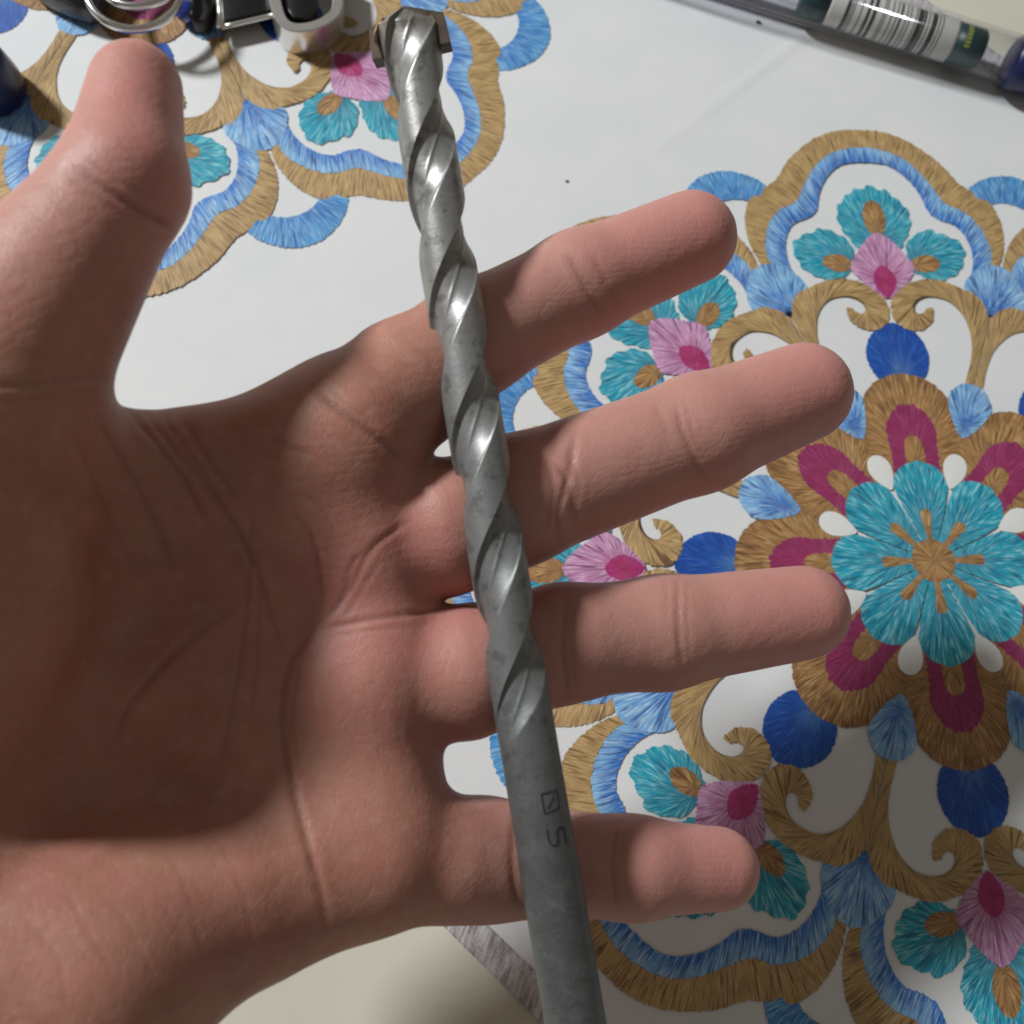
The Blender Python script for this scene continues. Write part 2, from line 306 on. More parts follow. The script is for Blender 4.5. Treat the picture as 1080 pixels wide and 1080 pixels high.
def hand_sdf(P):
    palm=None
    for a,b_ in PALM:
        d=cap(P,*nd(a),*nd(b_)); palm=d if palm is None else smin(palm,d,9.)
    out=palm
    for n_,ch in CHAINS.items():
        f=None
        for a,b_ in zip(ch[:-1],ch[1:]):
            d=cap(P,*nd(a),*nd(b_)); f=d if f is None else smin(f,d,3.)
        out=smin(out,smin(palm,f,3.5 if n_!='thumb' else 7.),.5)
    return out
def surface_nets(lo_,hi_,hs):
    ax=[np.arange(l,h_+hs,hs,dtype=np.float32) for l,h_ in zip(lo_,hi_)]
    n=[len(a) for a in ax]; S=np.empty(n,np.float32)
    for i in range(n[0]):
        g=np.stack(np.meshgrid(ax[0][i:i+1],ax[1],ax[2],indexing='ij'),-1); S[i]=hand_sdf(g)[0]
    ins=S<0
    def corner(i,j,k): return S[i:n[0]-1+i,j:n[1]-1+j,k:n[2]-1+k]
    C=[(i,j,k) for i in (0,1) for j in (0,1) for k in (0,1)]
    cs=sum((corner(*c)<0).astype(np.int8) for c in C); act=(cs>0)&(cs<8)
    ids=-np.ones(act.shape,np.int64); w_=np.argwhere(act); ids[act]=np.arange(len(w_))
    acc=np.zeros((len(w_),3)); cnt=np.zeros(len(w_))
    for a in C:
        for d in range(3):
            if a[d]==0:
                b_=list(a); b_[d]=1
                va=corner(*a)[act]; vb=corner(*b_)[act]; m_=(va<0)!=(vb<0)
                t=np.where(m_,va/(va-vb+1e-12),0); p=np.tile(np.array(a,float),(len(w_),1)); p[:,d]+=t
                acc[m_]+=p[m_]; cnt[m_]+=1
    V=(w_+acc/cnt[:,None])*hs+np.array([a[0] for a in ax])
    Q=[]
    for d in range(3):
        e,f=[x for x in range(3) if x!=d]
        sl0=[slice(1,-1)]*3; sl0[d]=slice(0,n[d]-1); sl1=list(sl0); sl1[d]=slice(1,n[d])
        a=ins[tuple(sl0)];b_=ins[tuple(sl1)]
        x=np.argwhere(a!=b_); flip=a[a!=b_]
        base=x.copy(); base[:,e]+=1; base[:,f]+=1
        def c_(de,df):
            q=base.copy(); q[:,e]-=de; q[:,f]-=df; return ids[q[:,0],q[:,1],q[:,2]]
        q=np.stack([c_(1,1),c_(0,1),c_(0,0),c_(1,0)],1)
        fl=flip if d!=1 else ~flip
        q[~fl]=q[~fl][:,::-1]; Q.append(q)
    return V,np.vstack(Q)
pts=np.array([nd(k)[0] for k in ND]); 
V,Q=surface_nets((-125,-100,-195),(62,72,-84),1.0)
Vw=(V-TC)@RC                                # camera space -> world (R^T applied to rows)
me=mesh('hand_base',Vw,Q); tmp=obj('tmp',me); md=tmp.modifiers.new('s','SUBSURF'); md.levels=1; md.render_levels=1
dg=bpy.context.evaluated_depsgraph_get(); me2=bpy.data.meshes.new_from_object(tmp.evaluated_get(dg)); bpy.data.objects.remove(tmp); bpy.data.meshes.remove(me)
nv=len(me2.vertices); co_=np.empty(nv*3,np.float32); me2.vertices.foreach_get('co',co_); P=co_.reshape(-1,3)/MM
nr=np.empty(nv*3,np.float32); me2.vertices.foreach_get('normal',nr); nr=nr.reshape(-1,3)
vdir=CC-P; vdir/=np.linalg.norm(vdir,axis=1,keepdims=True); face=np.clip((nr*vdir).sum(1)*2.5,0,1)
px=to_px(P)
def seg_dist(px,poly,n=40):
    pl=cr(poly,n); best=np.full(len(px),1e9); tt=np.zeros(len(px))
    for i,(a,b_) in enumerate(zip(pl[:-1],pl[1:])):
        d=b_-a; t=np.clip(((px-a)@d)/(d@d+1e-9),0,1); q=np.linalg.norm(px-a-t[:,None]*d,axis=1); u=q<best; best[u]=q[u]; tt[u]=((i+t)/(len(pl)-1))[u]
    return best,tt
CREASES=[  # photo polyline, half width px, depth mm
([(597,264),(608,285),(625,318),(639,336)],3.2,.24),([(603,262),(616,288),(632,316)],3,.12),([(622,262),(640,300),(652,322)],3.5,.08),
([(713,424),(720,455),(733,485),(745,506)],3.2,.24),([(722,424),(729,455),(742,484)],3,.11),([(690,425),(705,460)],3,.08),
([(607,450),(600,500),(588,545),(590,575)],4,.24),([(585,490),(603,515),(601,550)],3.5,.20),([(575,482),(584,520),(575,560)],4,.16),([(598,470),(610,510),(604,560)],3,.13),
([(715,609),(715,655),(720,710)],3.2,.24),([(724,612),(724,655),(728,705)],3,.10),([(702,612),(704,655)],3,.08),([(600,622),(594,680),(600,738)],4,.22),([(608,622),(603,680),(609,738)],3.5,.12),
([(652,868),(646,915),(652,962)],3.2,.2),([(660,872),(655,915)],3,.1),([(545,850),(541,907),(548,966)],4,.22),([(553,850),(550,907),(556,966)],3.5,.12),
([(335,412),(352,428),(375,446),(402,466),(430,490)],4.5,.4),([(345,408),(365,425),(395,448)],3.5,.15),
([(283,460),(308,472),(333,481)],3,.18),([(308,540),(328,562),(338,600),(340,650)],3,.2),([(318,520),(338,535),(352,560)],2.6,.12),
([(339,658),(370,620),(392,578),(432,548)],3,.24),([(356,645),(370,600),(382,580)],3,.16),([(362,655),(388,610),(402,590)],2.6,.12),
([(340,663),(400,652),(440,647),(466,641)],3,.26),([(345,672),(395,664),(430,662)],2.6,.1),
([(339,655),(307,700),(298,760),(307,822),(322,881),(337,933),(345,975)],4.5,.38),([(318,690),(309,760),(318,822)],3,.15),
([(267,527),(258,669),(231,815)],3.2,.25),([(262,629),(155,718),(110,800)],3.5,.25),([(240,640),(180,690),(140,745)],3,.18),([(275,600),(272,690),(262,770)],3,.15),
([(150,432),(231,531),(267,592),(300,690)],3.6,.32),([(133,429),(187,495),(222,560)],3.5,.3),([(191,440),(249,527)],3.5,.28),([(100,440),(150,520),(190,620)],4,.25),([(170,436),(215,500),(240,540)],3,.18),([(75,450),(110,530),(140,600)],3.5,.18),
([(69,939),(92,981),(120,1027)],3,.10),([(20,960),(60,1010),(70,1070)],3,.08),([(180,900),(200,950),(215,1010)],3,.05),([(100,930),(140,985),(165,1040)],3,.05),([(230,880),(255,940),(270,1000)],3,.05),
([(76,172),(100,192),(132,213),(162,230),(190,248)],4.5,.4),([(70,183),(98,205),(132,228)],4,.22),([(90,165),(125,192),(165,212)],3.5,.12),
([(-10,408),(60,402),(116,397)],4,.2),([(-10,425),(60,416),(112,410)],4,.1)]
disp=np.zeros(nv); crs=np.zeros(nv)
for poly,wd,dp in CREASES:
    x=np.array(poly); lo_=x.min(0)-60; hi_=x.max(0)+60
    s=np.where((px>lo_).all(1)&(px<hi_).all(1)&(face>.02))[0]
    d,t=seg_dist(px[s],poly); fade=np.clip(np.minimum(t,1-t)*5+.15,0,1)
    g=np.exp(-(d/wd)**2)*fade*face[s]; disp[s]-=dp*g; disp[s]+=dp*.12*np.exp(-((d-wd*2.2)/(wd*1.4))**2)*fade*face[s]
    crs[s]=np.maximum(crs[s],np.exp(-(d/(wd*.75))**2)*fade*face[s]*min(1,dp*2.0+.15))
BUMPS=[(395,540,45,.6),(425,715,45,.5)]
for x,y,sg,am in BUMPS:
    disp+=am*np.exp(-((px[:,0]-x)**2+(px[:,1]-y)**2)/(2*sg*sg))*face
P=P+nr*disp[:,None]
me2.vertices.foreach_set('co',(P*MM).astype(np.float32).ravel())
tip=np.zeros(nv)
for x,y,sg in ((735,245,55),(855,412,60),(852,648,58),(760,915,55),(150,110,60),(690,270,50),(410,640,90),(180,200,50)):
    tip=np.maximum(tip,np.exp(-((px[:,0]-x)**2+(px[:,1]-y)**2)/(2*sg*sg)))
me2.name='hand'
dig=np.clip((px[:,0]-430)/130,0,1); dig=np.maximum(dig,.6*np.clip((330-px[:,1])/120,0,1)*(px[:,0]<260))
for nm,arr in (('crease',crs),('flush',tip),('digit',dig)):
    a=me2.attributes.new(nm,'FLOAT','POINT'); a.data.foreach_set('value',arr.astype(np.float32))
me2.polygons.foreach_set('use_smooth',[True]*len(me2.polygons))
m,nt,b=new_mat('skin'); Nn=nt.nodes; L=nt.links
tc=Nn.new('ShaderNodeTexCoord')
def nz(scale,det=3,rough=.5):
    n=Nn.new('ShaderNodeTexNoise'); n.inputs['Scale'].default_value=scale; n.inputs['Detail'].default_value=det; n.inputs['Roughness'].default_value=rough; L.new(tc.outputs['Object'],n.inputs['Vector']); return n.outputs['Fac']
def attr(nm):
    a=Nn.new('ShaderNodeAttribute'); a.attribute_name=nm; return a.outputs['Fac']
base=mix(nt,ramp(nt,nz(55,5,.6),.34,.66),(.37,.155,.105),(.49,.235,.165))
base=mix(nt,math_node(nt,'MULTIPLY',ramp(nt,nz(150,4,.6),.42,.66),.5),base,(.50,.185,.15))
base=mix(nt,math_node(nt,'MULTIPLY',ramp(nt,nz(420,4,.6),.5,.72),.35),base,(.56,.325,.25))
base=mix(nt,math_node(nt,'MULTIPLY',attr('digit'),.65),base,(.555,.285,.245))
base=mix(nt,math_node(nt,'MULTIPLY',attr('flush'),.5),base,(.60,.235,.215))
base=mix(nt,math_node(nt,'MULTIPLY',attr('crease'),.6),base,(.27,.105,.075))  # darker crease lines: skin pigment plus groove shade painted into the colour
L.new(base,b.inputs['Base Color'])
L.new(math_node(nt,'MULTIPLY_ADD',nz(260,4),.3,.38),b.inputs['Roughness'])
b.inputs['Subsurface Weight'].default_value=.4; b.inputs['Subsurface Radius'].default_value=(1.,.33,.18); b.inputs['Subsurface Scale'].default_value=.004
b.inputs['Specular IOR Level'].default_value=.6
def vor(scale,lo_,hi_,warp=.0012):
    ad=Nn.new('ShaderNodeVectorMath'); ad.operation='MULTIPLY_ADD'; n=Nn.new('ShaderNodeTexNoise'); n.inputs['Scale'].default_value=scale*.6; L.new(tc.outputs['Object'],n.inputs['Vector'])
    L.new(n.outputs['Color'],ad.inputs[0]); ad.inputs[1].default_value=(warp,)*3; L.new(tc.outputs['Object'],ad.inputs[2])
    v=Nn.new('ShaderNodeTexVoronoi'); v.feature='DISTANCE_TO_EDGE'; v.inputs['Scale'].default_value=scale; L.new(ad.outputs[0],v.inputs['Vector']); return ramp(nt,v.outputs['Distance'],lo_,hi_)
wvt=Nn.new('ShaderNodeTexWave'); wvt.wave_type='RINGS'; wvt.inputs['Scale'].default_value=300; wvt.inputs['Distortion'].default_value=9; wvt.inputs['Detail'].default_value=1; wvt.inputs['Detail Scale'].default_value=.25; L.new(tc.outputs['Object'],wvt.inputs['Vector'])
hs=[(vor(260,0,.06,.002),.06),(vor(700,0,.10),.055),(vor(1400,0,.14,.0006),.06),(nz(1900,3),.12),(nz(330,4),.40),(nz(120,3),.6),(wvt.outputs['Fac'],.045)]
hh=None
for so,am in hs:
    q=math_node(nt,'MULTIPLY',so,am); hh=q if hh is None else math_node(nt,'ADD',hh,q)
bp=Nn.new('ShaderNodeBump'); bp.inputs['Strength'].default_value=.5; bp.inputs['Distance'].default_value=.55*MM; L.new(hh,bp.inputs['Height']); L.new(bp.outputs['Normal'],b.inputs['Normal'])
skin=m
hl=cam_pt(380,700,188); 
hand=obj('hand',local(me2,hl),skin); hand.location=Vector(hl*MM)
tag(hand,'open brown skinned hand, palm up, with four fingers spread under the drill bit','hand')

# ------------------------------------------------------------------ drill bit
A=cam_pt(428,14,158.2); B=cam_pt(612.5,1112,148.3)
axis=B-A; LEN=np.linalg.norm(axis); ez=axis/LEN
view=CC-(A+B)/2; view-=ez*(view@ez); ex=view/np.linalg.norm(view); ey=np.cross(ez,ex)     # ex faces the camera
drill=empty('drill_bit',B)
tag(drill,'grey steel masonry drill bit with spiral flutes and a carbide tip, lying across the fingers','drill bit')
def drill_part(name,V,Fc,mat,parent=drill,smooth=True):
    V=np.asarray(V); W=A+V[:,0:1]*ex+V[:,1:2]*ey+V[:,2:3]*ez
    me=local(mesh(name,W,Fc,smooth),B); a_=me.attributes.new('along','FLOAT','POINT'); a_.data.foreach_set('value',(V[:,2]/LEN).astype(np.float32))
    return obj(name,me,mat,parent)
def steel(name,c1,c2,r1,r2,sc_=500,bump=.02,stretch=(1,1,1)):
    m,nt,b=new_mat(name); Nn=nt.nodes; L=nt.links; tc=Nn.new('ShaderNodeTexCoord')
    n=Nn.new('ShaderNodeTexNoise'); n.inputs['Scale'].default_value=sc_; n.inputs['Detail'].default_value=6; n.inputs['Roughness'].default_value=.65; L.new(tc.outputs['Object'],n.inputs['Vector'])
    n2=Nn.new('ShaderNodeTexNoise'); n2.inputs['Scale'].default_value=sc_*.16; n2.inputs['Detail'].default_value=4; L.new(tc.outputs['Object'],n2.inputs['Vector'])
    f=math_node(nt,'ADD',math_node(nt,'MULTIPLY',n.outputs['Fac'],.5),math_node(nt,'MULTIPLY',n2.outputs['Fac'],.5))
    L.new(mix(nt,ramp(nt,f,.35,.65),c1,c2),b.inputs['Base Color']); b.inputs['Metallic'].default_value=.85
    mr=Nn.new('ShaderNodeMapRange'); mr.inputs[1].default_value=.35; mr.inputs[2].default_value=.65; mr.inputs[3].default_value=r1; mr.inputs[4].default_value=r2; L.new(f,mr.inputs[0]); L.new(mr.outputs[0],b.inputs['Roughness'])
    bp=Nn.new('ShaderNodeBump'); bp.inputs['Distance'].default_value=bump*MM; L.new(n.outputs['Fac'],bp.inputs['Height']); L.new(bp.outputs['Normal'],b.inputs['Normal'])
    return m
def worn_steel(name):
    m,nt,b=new_mat(name); Nn=nt.nodes; L=nt.links; tc=Nn.new('ShaderNodeTexCoord')
    at=Nn.new('ShaderNodeAttribute'); at.attribute_name='along'
    def nz(sc_,d=5):
        n=Nn.new('ShaderNodeTexNoise'); n.inputs['Scale'].default_value=sc_; n.inputs['Detail'].default_value=d; n.inputs['Roughness'].default_value=.6; L.new(tc.outputs['Object'],n.inputs['Vector']); return n.outputs['Fac']
    fine=nz(1600,4); mid=nz(260,5); big=nz(60,4)
    al=math_node(nt,'ADD',at.outputs['Fac'],math_node(nt,'MULTIPLY',math_node(nt,'SUBTRACT',big,.5),.25))
    w1=ramp(nt,al,.25,.62); w2=ramp(nt,al,.60,.84)
    c=mix(nt,w1,(.35,.343,.332),(.225,.238,.234)); c=mix(nt,w2,c,(.115,.12,.12))
    c=mix(nt,math_node(nt,'MULTIPLY',ramp(nt,mid,.45,.72),.45),c,(.20,.20,.205)); c=mix(nt,math_node(nt,'MULTIPLY',ramp(nt,fine,.5,.75),.08),c,(.75,.75,.74))
    c=mix(nt,math_node(nt,'MULTIPLY',ramp(nt,al,.05,.0),.55),c,(.22,.16,.10)); dirt=nz(420,6); c=mix(nt,math_node(nt,'MULTIPLY',ramp(nt,dirt,.53,.64),.55),c,(.10,.095,.09))
    L.new(c,b.inputs['Base Color']); b.inputs['Metallic'].default_value=.5
    rg=math_node(nt,'ADD',math_node(nt,'MULTIPLY_ADD',w1,.12,.30),math_node(nt,'MULTIPLY',mid,.18)); L.new(rg,b.inputs['Roughness'])
    bp=Nn.new('ShaderNodeBump'); bp.inputs['Distance'].default_value=.035*MM; L.new(math_node(nt,'ADD',fine,mid),bp.inputs['Height']); L.new(bp.outputs['Normal'],b.inputs['Normal'])
    return m
ST=SH=worn_steel('worn_steel')
CAR=steel('carbide',(.025,.02,.017),(.085,.065,.05),.6,.4)
BRA=steel('brazed_bronze',(.09,.06,.035),(.30,.21,.12),.6,.42,700,.05)
R0=4.3; 
def s_of_y(y):      # axial distance (mm from tip) of the axis point seen at photo row y
    lo_,hi_=0.,1.
    for _ in range(40):
        t=(lo_+hi_)/2; q=to_px((A+axis*t)[None])[0,1]
        if q<y: lo_=t
        else: hi_=t
    return lo_*LEN
yc=[176,317,451,592,735]; sc_l=[s_of_y(y) for y in yc]
half=np.polyfit(range(5),sc_l,1); PITCH,S0=half        # half lead, first flute centre
S_END=s_of_y(752)
rgt=1 if (RC@ey)[0]>0 else -1              # sign that makes the angle grow towards screen right
# one half turn of the section: land, sharp drop, two hollows with a soft ridge between, sharp rim
HA=np.concatenate([np.linspace(0,79.5,22),[80.,80.6,81.4,82.4,84],np.linspace(87,172,34),[175,177.5,179.2]])
u_=np.clip((HA-81.4)/(180-81.4),0,1)
HR=np.where(HA<=80.3,1.,.80-.085*np.sin(np.pi*np.clip(u_*1.02,0,1))**.8+.022*np.exp(-((u_-.47)/.05)**2)+.17*np.clip((u_-.55)/.45,0,1)**1.7)
HR[HA>=179]=.985; HR[(HA>80.3)&(HA<81)]=.93; HR[(HA>=81)&(HA<82)]=.84; HR=np.minimum(HR,1)
PHI=np.radians(np.concatenate([HA,HA+180])); RAD=np.concatenate([HR,HR]); NA=len(PHI); s_arr=np.arange(0,S_END+9,.3); V=[]
for s in s_arr:
    th=rgt*(PHI-math.pi*(s-S0)/PITCH-math.radians(131))
    cut=.27*max(0,(s-(S_END-9))/12.5)**1.8
    f=1-np.maximum(0,1-RAD-cut)
    R=R0*(1+.19*max(0,1-s/10)**1.2)*min(1,.30+.70*(s/2.6)**.8)
    V.append(np.stack([R*f*np.cos(th),R*f*np.sin(th),np.full(NA,s)],1))
ns=len(V); idx=np.arange(ns*NA).reshape(ns,NA)
Fc=np.stack([idx[:-1],np.roll(idx[:-1],-1,1),np.roll(idx[1:],-1,1),idx[1:]],-1).reshape(-1,4).tolist()+[idx[0][::-1].tolist()]
drill_part('fluted_body',np.vstack(V),Fc,ST)
def lathe(prof,n=96):
    th=np.linspace(0,2*math.pi,n,endpoint=False); V=[np.stack([r*np.cos(th),r*np.sin(th),np.full(n,z)],1) for r,z in prof]
    idx=np.arange(len(prof)*n).reshape(len(prof),n)
    Fc=np.stack([idx[:-1],np.roll(idx[:-1],-1,1),np.roll(idx[1:],-1,1),idx[1:]],-1).reshape(-1,4).tolist()
    return np.vstack(V),Fc+[idx[0][::-1].tolist(),idx[-1].tolist()]
s1=S_END+9; prof=[(R0-.03,s1-3),(R0-.01,s1-1),(R0+.02,s1+8),(R0+.06,s1+12),(R0+.12,s1+13.2)]+[(R0+.14,z) for z in np.arange(s1+15,LEN+22,3)]+[(R0-.5,LEN+24),(R0-.9,LEN+24.3)]
shank=drill_part('shank',*lathe(prof),SH)
# carbide plate: wide roof-shaped blade set in the head, turned a little about the axis
def plate(w_,t_,z0,z1,za,rot):
    c,s=math.cos(rot),math.sin(rot); P2=[(-w_,z0),(-w_+.25,z1),(0,za),(w_-.25,z1),(w_,z0)]
    V=[]
    for sg in (-1,1):
        for y,z in P2:
            x=sg*t_; V.append((x*c-y*s,x*s+y*c,z))
    return V,[[4,3,2,1,0],[5,6,7,8,9],[0,1,6,5],[1,2,7,6],[2,3,8,7],[3,4,9,8],[4,0,5,9]]
drill_part('carbide_tip',*plate(6.1,1.5,6.8,2.0,-.4,.12),CAR,smooth=False)
# head body halves on either side of the plate with braze
for sg in (-1,1):
    y0=4.6*sg; 
    Vb=[]; Fb=[]
    for j,(yy,zz,rr) in enumerate([(3.4,1.6,.7),(4.2,2.3,.9),(4.8,3.4,1.0),(5.0,4.8,.9),(4.8,6.2,.7),(4.5,7.2,.4)]):
        for q in np.linspace(0,2*math.pi,10,endpoint=False): Vb.append((1.5+rr*.7*math.cos(q),sg*yy+rr*.4*math.cos(q),zz+rr*math.sin(q)*.8))
    idx=np.arange(60).reshape(6,10); Fb=np.stack([idx[:-1],np.roll(idx[:-1],-1,1),np.roll(idx[1:],-1,1),idx[1:]],-1).reshape(-1,4).tolist()+[idx[0].tolist(),idx[-1].tolist()]
    drill_part('braze_bead',Vb,Fb,BRA)
# stamped marks on the shank: a boxed slash and a curly letter, as thin raised strokes, coloured dark for the shade inside an engraving
MK=simple('stamp_shade',(.045,.047,.047),.6,metal=.5)
def stroke(poly,wd=.10):
    poly=np.array(poly,float); V=[];Fc=[]
    for a,b_ in zip(poly[:-1],poly[1:]):
        d=b_-a; n_=max(2,int(np.linalg.norm(d)/.3)); nn=np.array([-d[1],d[0]])/np.linalg.norm(d)*wd
        for i in range(n_):
            q=[a+d*i/n_-nn,a+d*(i+1)/n_-nn,a+d*(i+1)/n_+nn,a+d*i/n_+nn]; k=len(V)
            for (arc,s) in q:
                an=arc/(R0+.05); V.append(((R0+.09)*math.cos(an),(R0+.09)*math.sin(an),s))
            Fc.append([k,k+1,k+2,k+3])
    return V,Fc
sa,sb=s_of_y(832),s_of_y(852); sc1,sc2=s_of_y(868),s_of_y(888)
L0=.6*rgt; L1=3.3*rgt
for poly in ([(L0,sa),(L0,sb),(L1*.95,sb-.2),(L1,sa),(L0,sa)],[(L0+.6*rgt,sb-.6),(L1-.7*rgt,sa+.6)]):
    drill_part('stamped_mark',*stroke(poly),MK,smooth=False)
mid_=(L0+L1)/2
for poly in ([(L0,sc1),(L0,sc2-1.0),(L0+.5*rgt,sc2-.3),(mid_-.2*rgt,sc2-.3),(mid_,sc2-1.2),(mid_,sc1+.8),(mid_+.5*rgt,sc1+.2),(L1-.2*rgt,sc1+.3),(L1,sc1+1),(L1,sc2)],):
    drill_part('stamped_mark',*stroke(poly,.14),MK,smooth=False)

# ------------------------------------------------------------------ things lying on the runner
def place(o_root,base): return base
def prism(name,pts_xy,z0,z1,mat,root,rootloc,bev=.6,segs=3,smooth=True):
    bm=bmesh.new(); vs_=[bm.verts.new(((x-rootloc[0])*MM,(y-rootloc[1])*MM,(z0-rootloc[2])*MM)) for x,y in pts_xy]
    f=bm.faces.new(vs_); bmesh.ops.recalc_face_normals(bm,faces=bm.faces)
    r=bmesh.ops.extrude_face_region(bm,geom=[f]); vv=[g for g in r['geom'] if isinstance(g,bmesh.types.BMVert)]
    bmesh.ops.translate(bm,vec=(0,0,(z1-z0)*MM),verts=vv); bmesh.ops.recalc_face_normals(bm,faces=bm.faces)
    if bev: bmesh.ops.bevel(bm,geom=[e for e in bm.edges if len(pts_xy)<13 or abs(e.verts[0].co.z-e.verts[1].co.z)<1e-7],offset=bev*MM,segments=segs,affect='EDGES',profile=.5)
    me=bpy.data.meshes.new(name); bm.to_mesh(me); bm.free()
    me.polygons.foreach_set('use_smooth',[smooth]*len(me.polygons))
    return obj(name,me,mat,root)
def tube(name,path,rad,mat,root,rootloc,closed=False,n=14,flat=1.0):
    P=np.asarray(path,float); m_=len(P); V=[]
    T=np.roll(P,-1,0)-np.roll(P,1,0)
    if not closed: T[0]=P[1]-P[0]; T[-1]=P[-1]-P[-2]
    for p,t in zip(P,T):
        t=t/np.linalg.norm(t); u=np.cross(t,[0,0,1.]); u/=np.linalg.norm(u)+1e-9; v=np.cross(u,t)
        for q in np.linspace(0,2*math.pi,n,endpoint=False): V.append(p+u*rad*flat*math.cos(q)+v*rad*math.sin(q)-rootloc)
    idx=np.arange(m_*n).reshape(m_,n); a=idx if closed else idx[:-1]; b_=np.roll(idx,-1,0) if closed else idx[1:]
    Fc=np.stack([a,np.roll(a,-1,1),np.roll(b_,-1,1),b_],-1).reshape(-1,4).tolist()
    if not closed: Fc+=[idx[0][::-1].tolist(),idx[-1].tolist()]
    return obj(name,mesh(name,V,Fc),mat,root)
CHROME=simple('chrome',(.80,.78,.76),.16,metal=1.,noise=.05,nscale=200)
SILV=simple('pale_nickel',(.82,.79,.75),.28,metal=.9,noise=.06,nscale=300)
BLK=simple('black_plastic',(.012,.012,.013),.22,noise=.2)
GREY=simple('gunmetal_plastic',(.055,.06,.065),.25,noise=.1)
BLG=simple('blue_glass_bead',(.01,.04,.28),.08,noise=.2,Coat_Weight=1.)
LEA=simple('black_leather',(.018,.016,.016),.45,noise=.3,nscale=700,bump=.1,bscale=1500)
# key fob
fl=tab(60,-30)
fob=empty('key_fob',fl); tag(fob,'glossy dark grey key fob lying beside the split rings','key fob')
out=[tab(x,y)[:2] for x,y in ((22,-60),(30,-20),(40,4),(62,18),(86,28),(104,30),(116,14),(120,-20),(112,-70),(66,-85))]
prism('fob_shell',cr(np.array(out+[out[0]]),40)[:-1],.6,8.5,GREY,fob,fl,2.2,4)
out2=[tab(x,y,8.5)[:2] for x,y in ((50,-50),(55,-16),(70,-2),(90,2),(98,-20),(88,-60))]
prism('fob_button',cr(np.array(out2+[out2[0]]),28)[:-1],8.3,9.3,BLK,fob,fl,.4,2)
# split ring
def circle(c,r,n=96,tilt=0,az=0,wob=0):
    q=np.linspace(0,2*math.pi,n,endpoint=False); X=np.stack([r*np.cos(q),r*np.sin(q),np.zeros(n)],1)
    ct,st=math.cos(tilt),math.sin(tilt); ca,sa_=math.cos(az),math.sin(az)
    Rt=np.array([[ca,-sa_,0],[sa_,ca,0],[0,0,1]])@np.array([[1,0,0],[0,ct,-st],[0,st,ct]])@np.array([[ca,sa_,0],[-sa_,ca,0],[0,0,1]])
    return X@Rt.T+c
def ring(px_,py_,h_,r,tilt,az,label,rad=1.25):
    c=tab(px_,py_,h_); base=np.array([c[0],c[1],0]); P_=circle(c,r,96,tilt,az)
    o=tube('split_ring',P_,rad,CHROME,None,base,True,12,.8); o.location=Vector(base*MM); tag(o,label,'split ring','steel split rings of the key bunch'); return o
ring(141,-12,9.8,12.3,.10,.2,'larger steel split ring touching the thumb tip',1.25)
ring(148,-24,13.2,10.6,-.12,.5,'smaller steel split ring lying inside the larger ring',1.2)
# black strap with blue bead
sl=tab(208,-20); st=empty('leather_strap',sl); tag(st,'short black leather strap with a blue bead between split rings and black tag','strap')
prism('strap',[tab(x,y)[:2] for x,y in ((196,-60),(199,20),(208,38),(222,38),(229,20),(226,-60))],.6,5.5,LEA,st,sl,.9,3)
def sphere(name,c,r,mat,root,rootloc,squash=1.):
    bm=bmesh.new(); bmesh.ops.create_uvsphere(bm,u_segments=24,v_segments=16,radius=r*MM); bmesh.ops.scale(bm,vec=(1,1,squash),verts=bm.verts)
    bmesh.ops.translate(bm,vec=Vector((np.array(c)-rootloc)*MM),verts=bm.verts); me=bpy.data.meshes.new(name); bm.to_mesh(me); bm.free()
    me.polygons.foreach_set('use_smooth',[True]*len(me.polygons)); return obj(name,me,mat,root)
sphere('bead',tab(196,12,3.6),3.,BLG,st,sl)
# black framed tag
tl=tab(260,-20); tg=empty('bag_tag',tl); tag(tg,'black rectangular tag in a thin silver frame next to the clasp','tag')
prism('tag_face',[tab(x,y,5)[:2] for x,y in ((228,-70),(235,23),(291,10),(288,-70))],3.2,5.2,BLK,tg,tl,.25,2)
frame=[tab(x,y,5)[:2] for x,y in ((226,-70),(233,26),(293,12),(290,-70))]
for a,b_ in ((0,1),(1,2),(2,3)):
    p=np.array([[*frame[a],4.],[*frame[b_],4.]]); tube('frame_bar',np.linspace(p[0],p[1],6),.75 if a else 1.3,SILV,tg,tl,False,10)
p0=tab(262,-40,0); prism('tag_foot',[tab(x,y)[:2] for x,y in ((232,-70),(240,12),(286,2),(284,-70))],.5,3.3,BLK,tg,tl,.3,2)
# U clasp of flat stock standing on edge
cl=tab(326,-5); cz=empty('clasp',cl); tag(cz,'wide polished silver U shaped clasp loop standing beside the drill tip','clasp')
path=cr(np.array([tab(x,y,9)[:2] for x,y in ((284,-40),(290,0),(297,20),(309,28),(328,27),(346,19),(356,4),(354,-40))]),60)
d=np.gradient(path,axis=0); nn=np.stack([-d[:,1],d[:,0]],1); nn/=np.linalg.norm(nn,axis=1,keepdims=True)
rim=[]; n_=len(path)
prof=[(-1.5,.4),(-1.5,8.7),(-1.2,9),(1.2,9),(1.5,8.7),(1.5,.4)]
V=[]
for i in range(n_):
    for o_,z in prof: V.append((path[i,0]+nn[i,0]*o_-cl[0],path[i,1]+nn[i,1]*o_-cl[1],z))
idx=np.arange(n_*6).reshape(n_,6); Fc=np.stack([idx[:-1],np.roll(idx[:-1],-1,1),np.roll(idx[1:],-1,1),idx[1:]],-1).reshape(-1,4).tolist()+[idx[0].tolist(),idx[-1][::-1].tolist()]
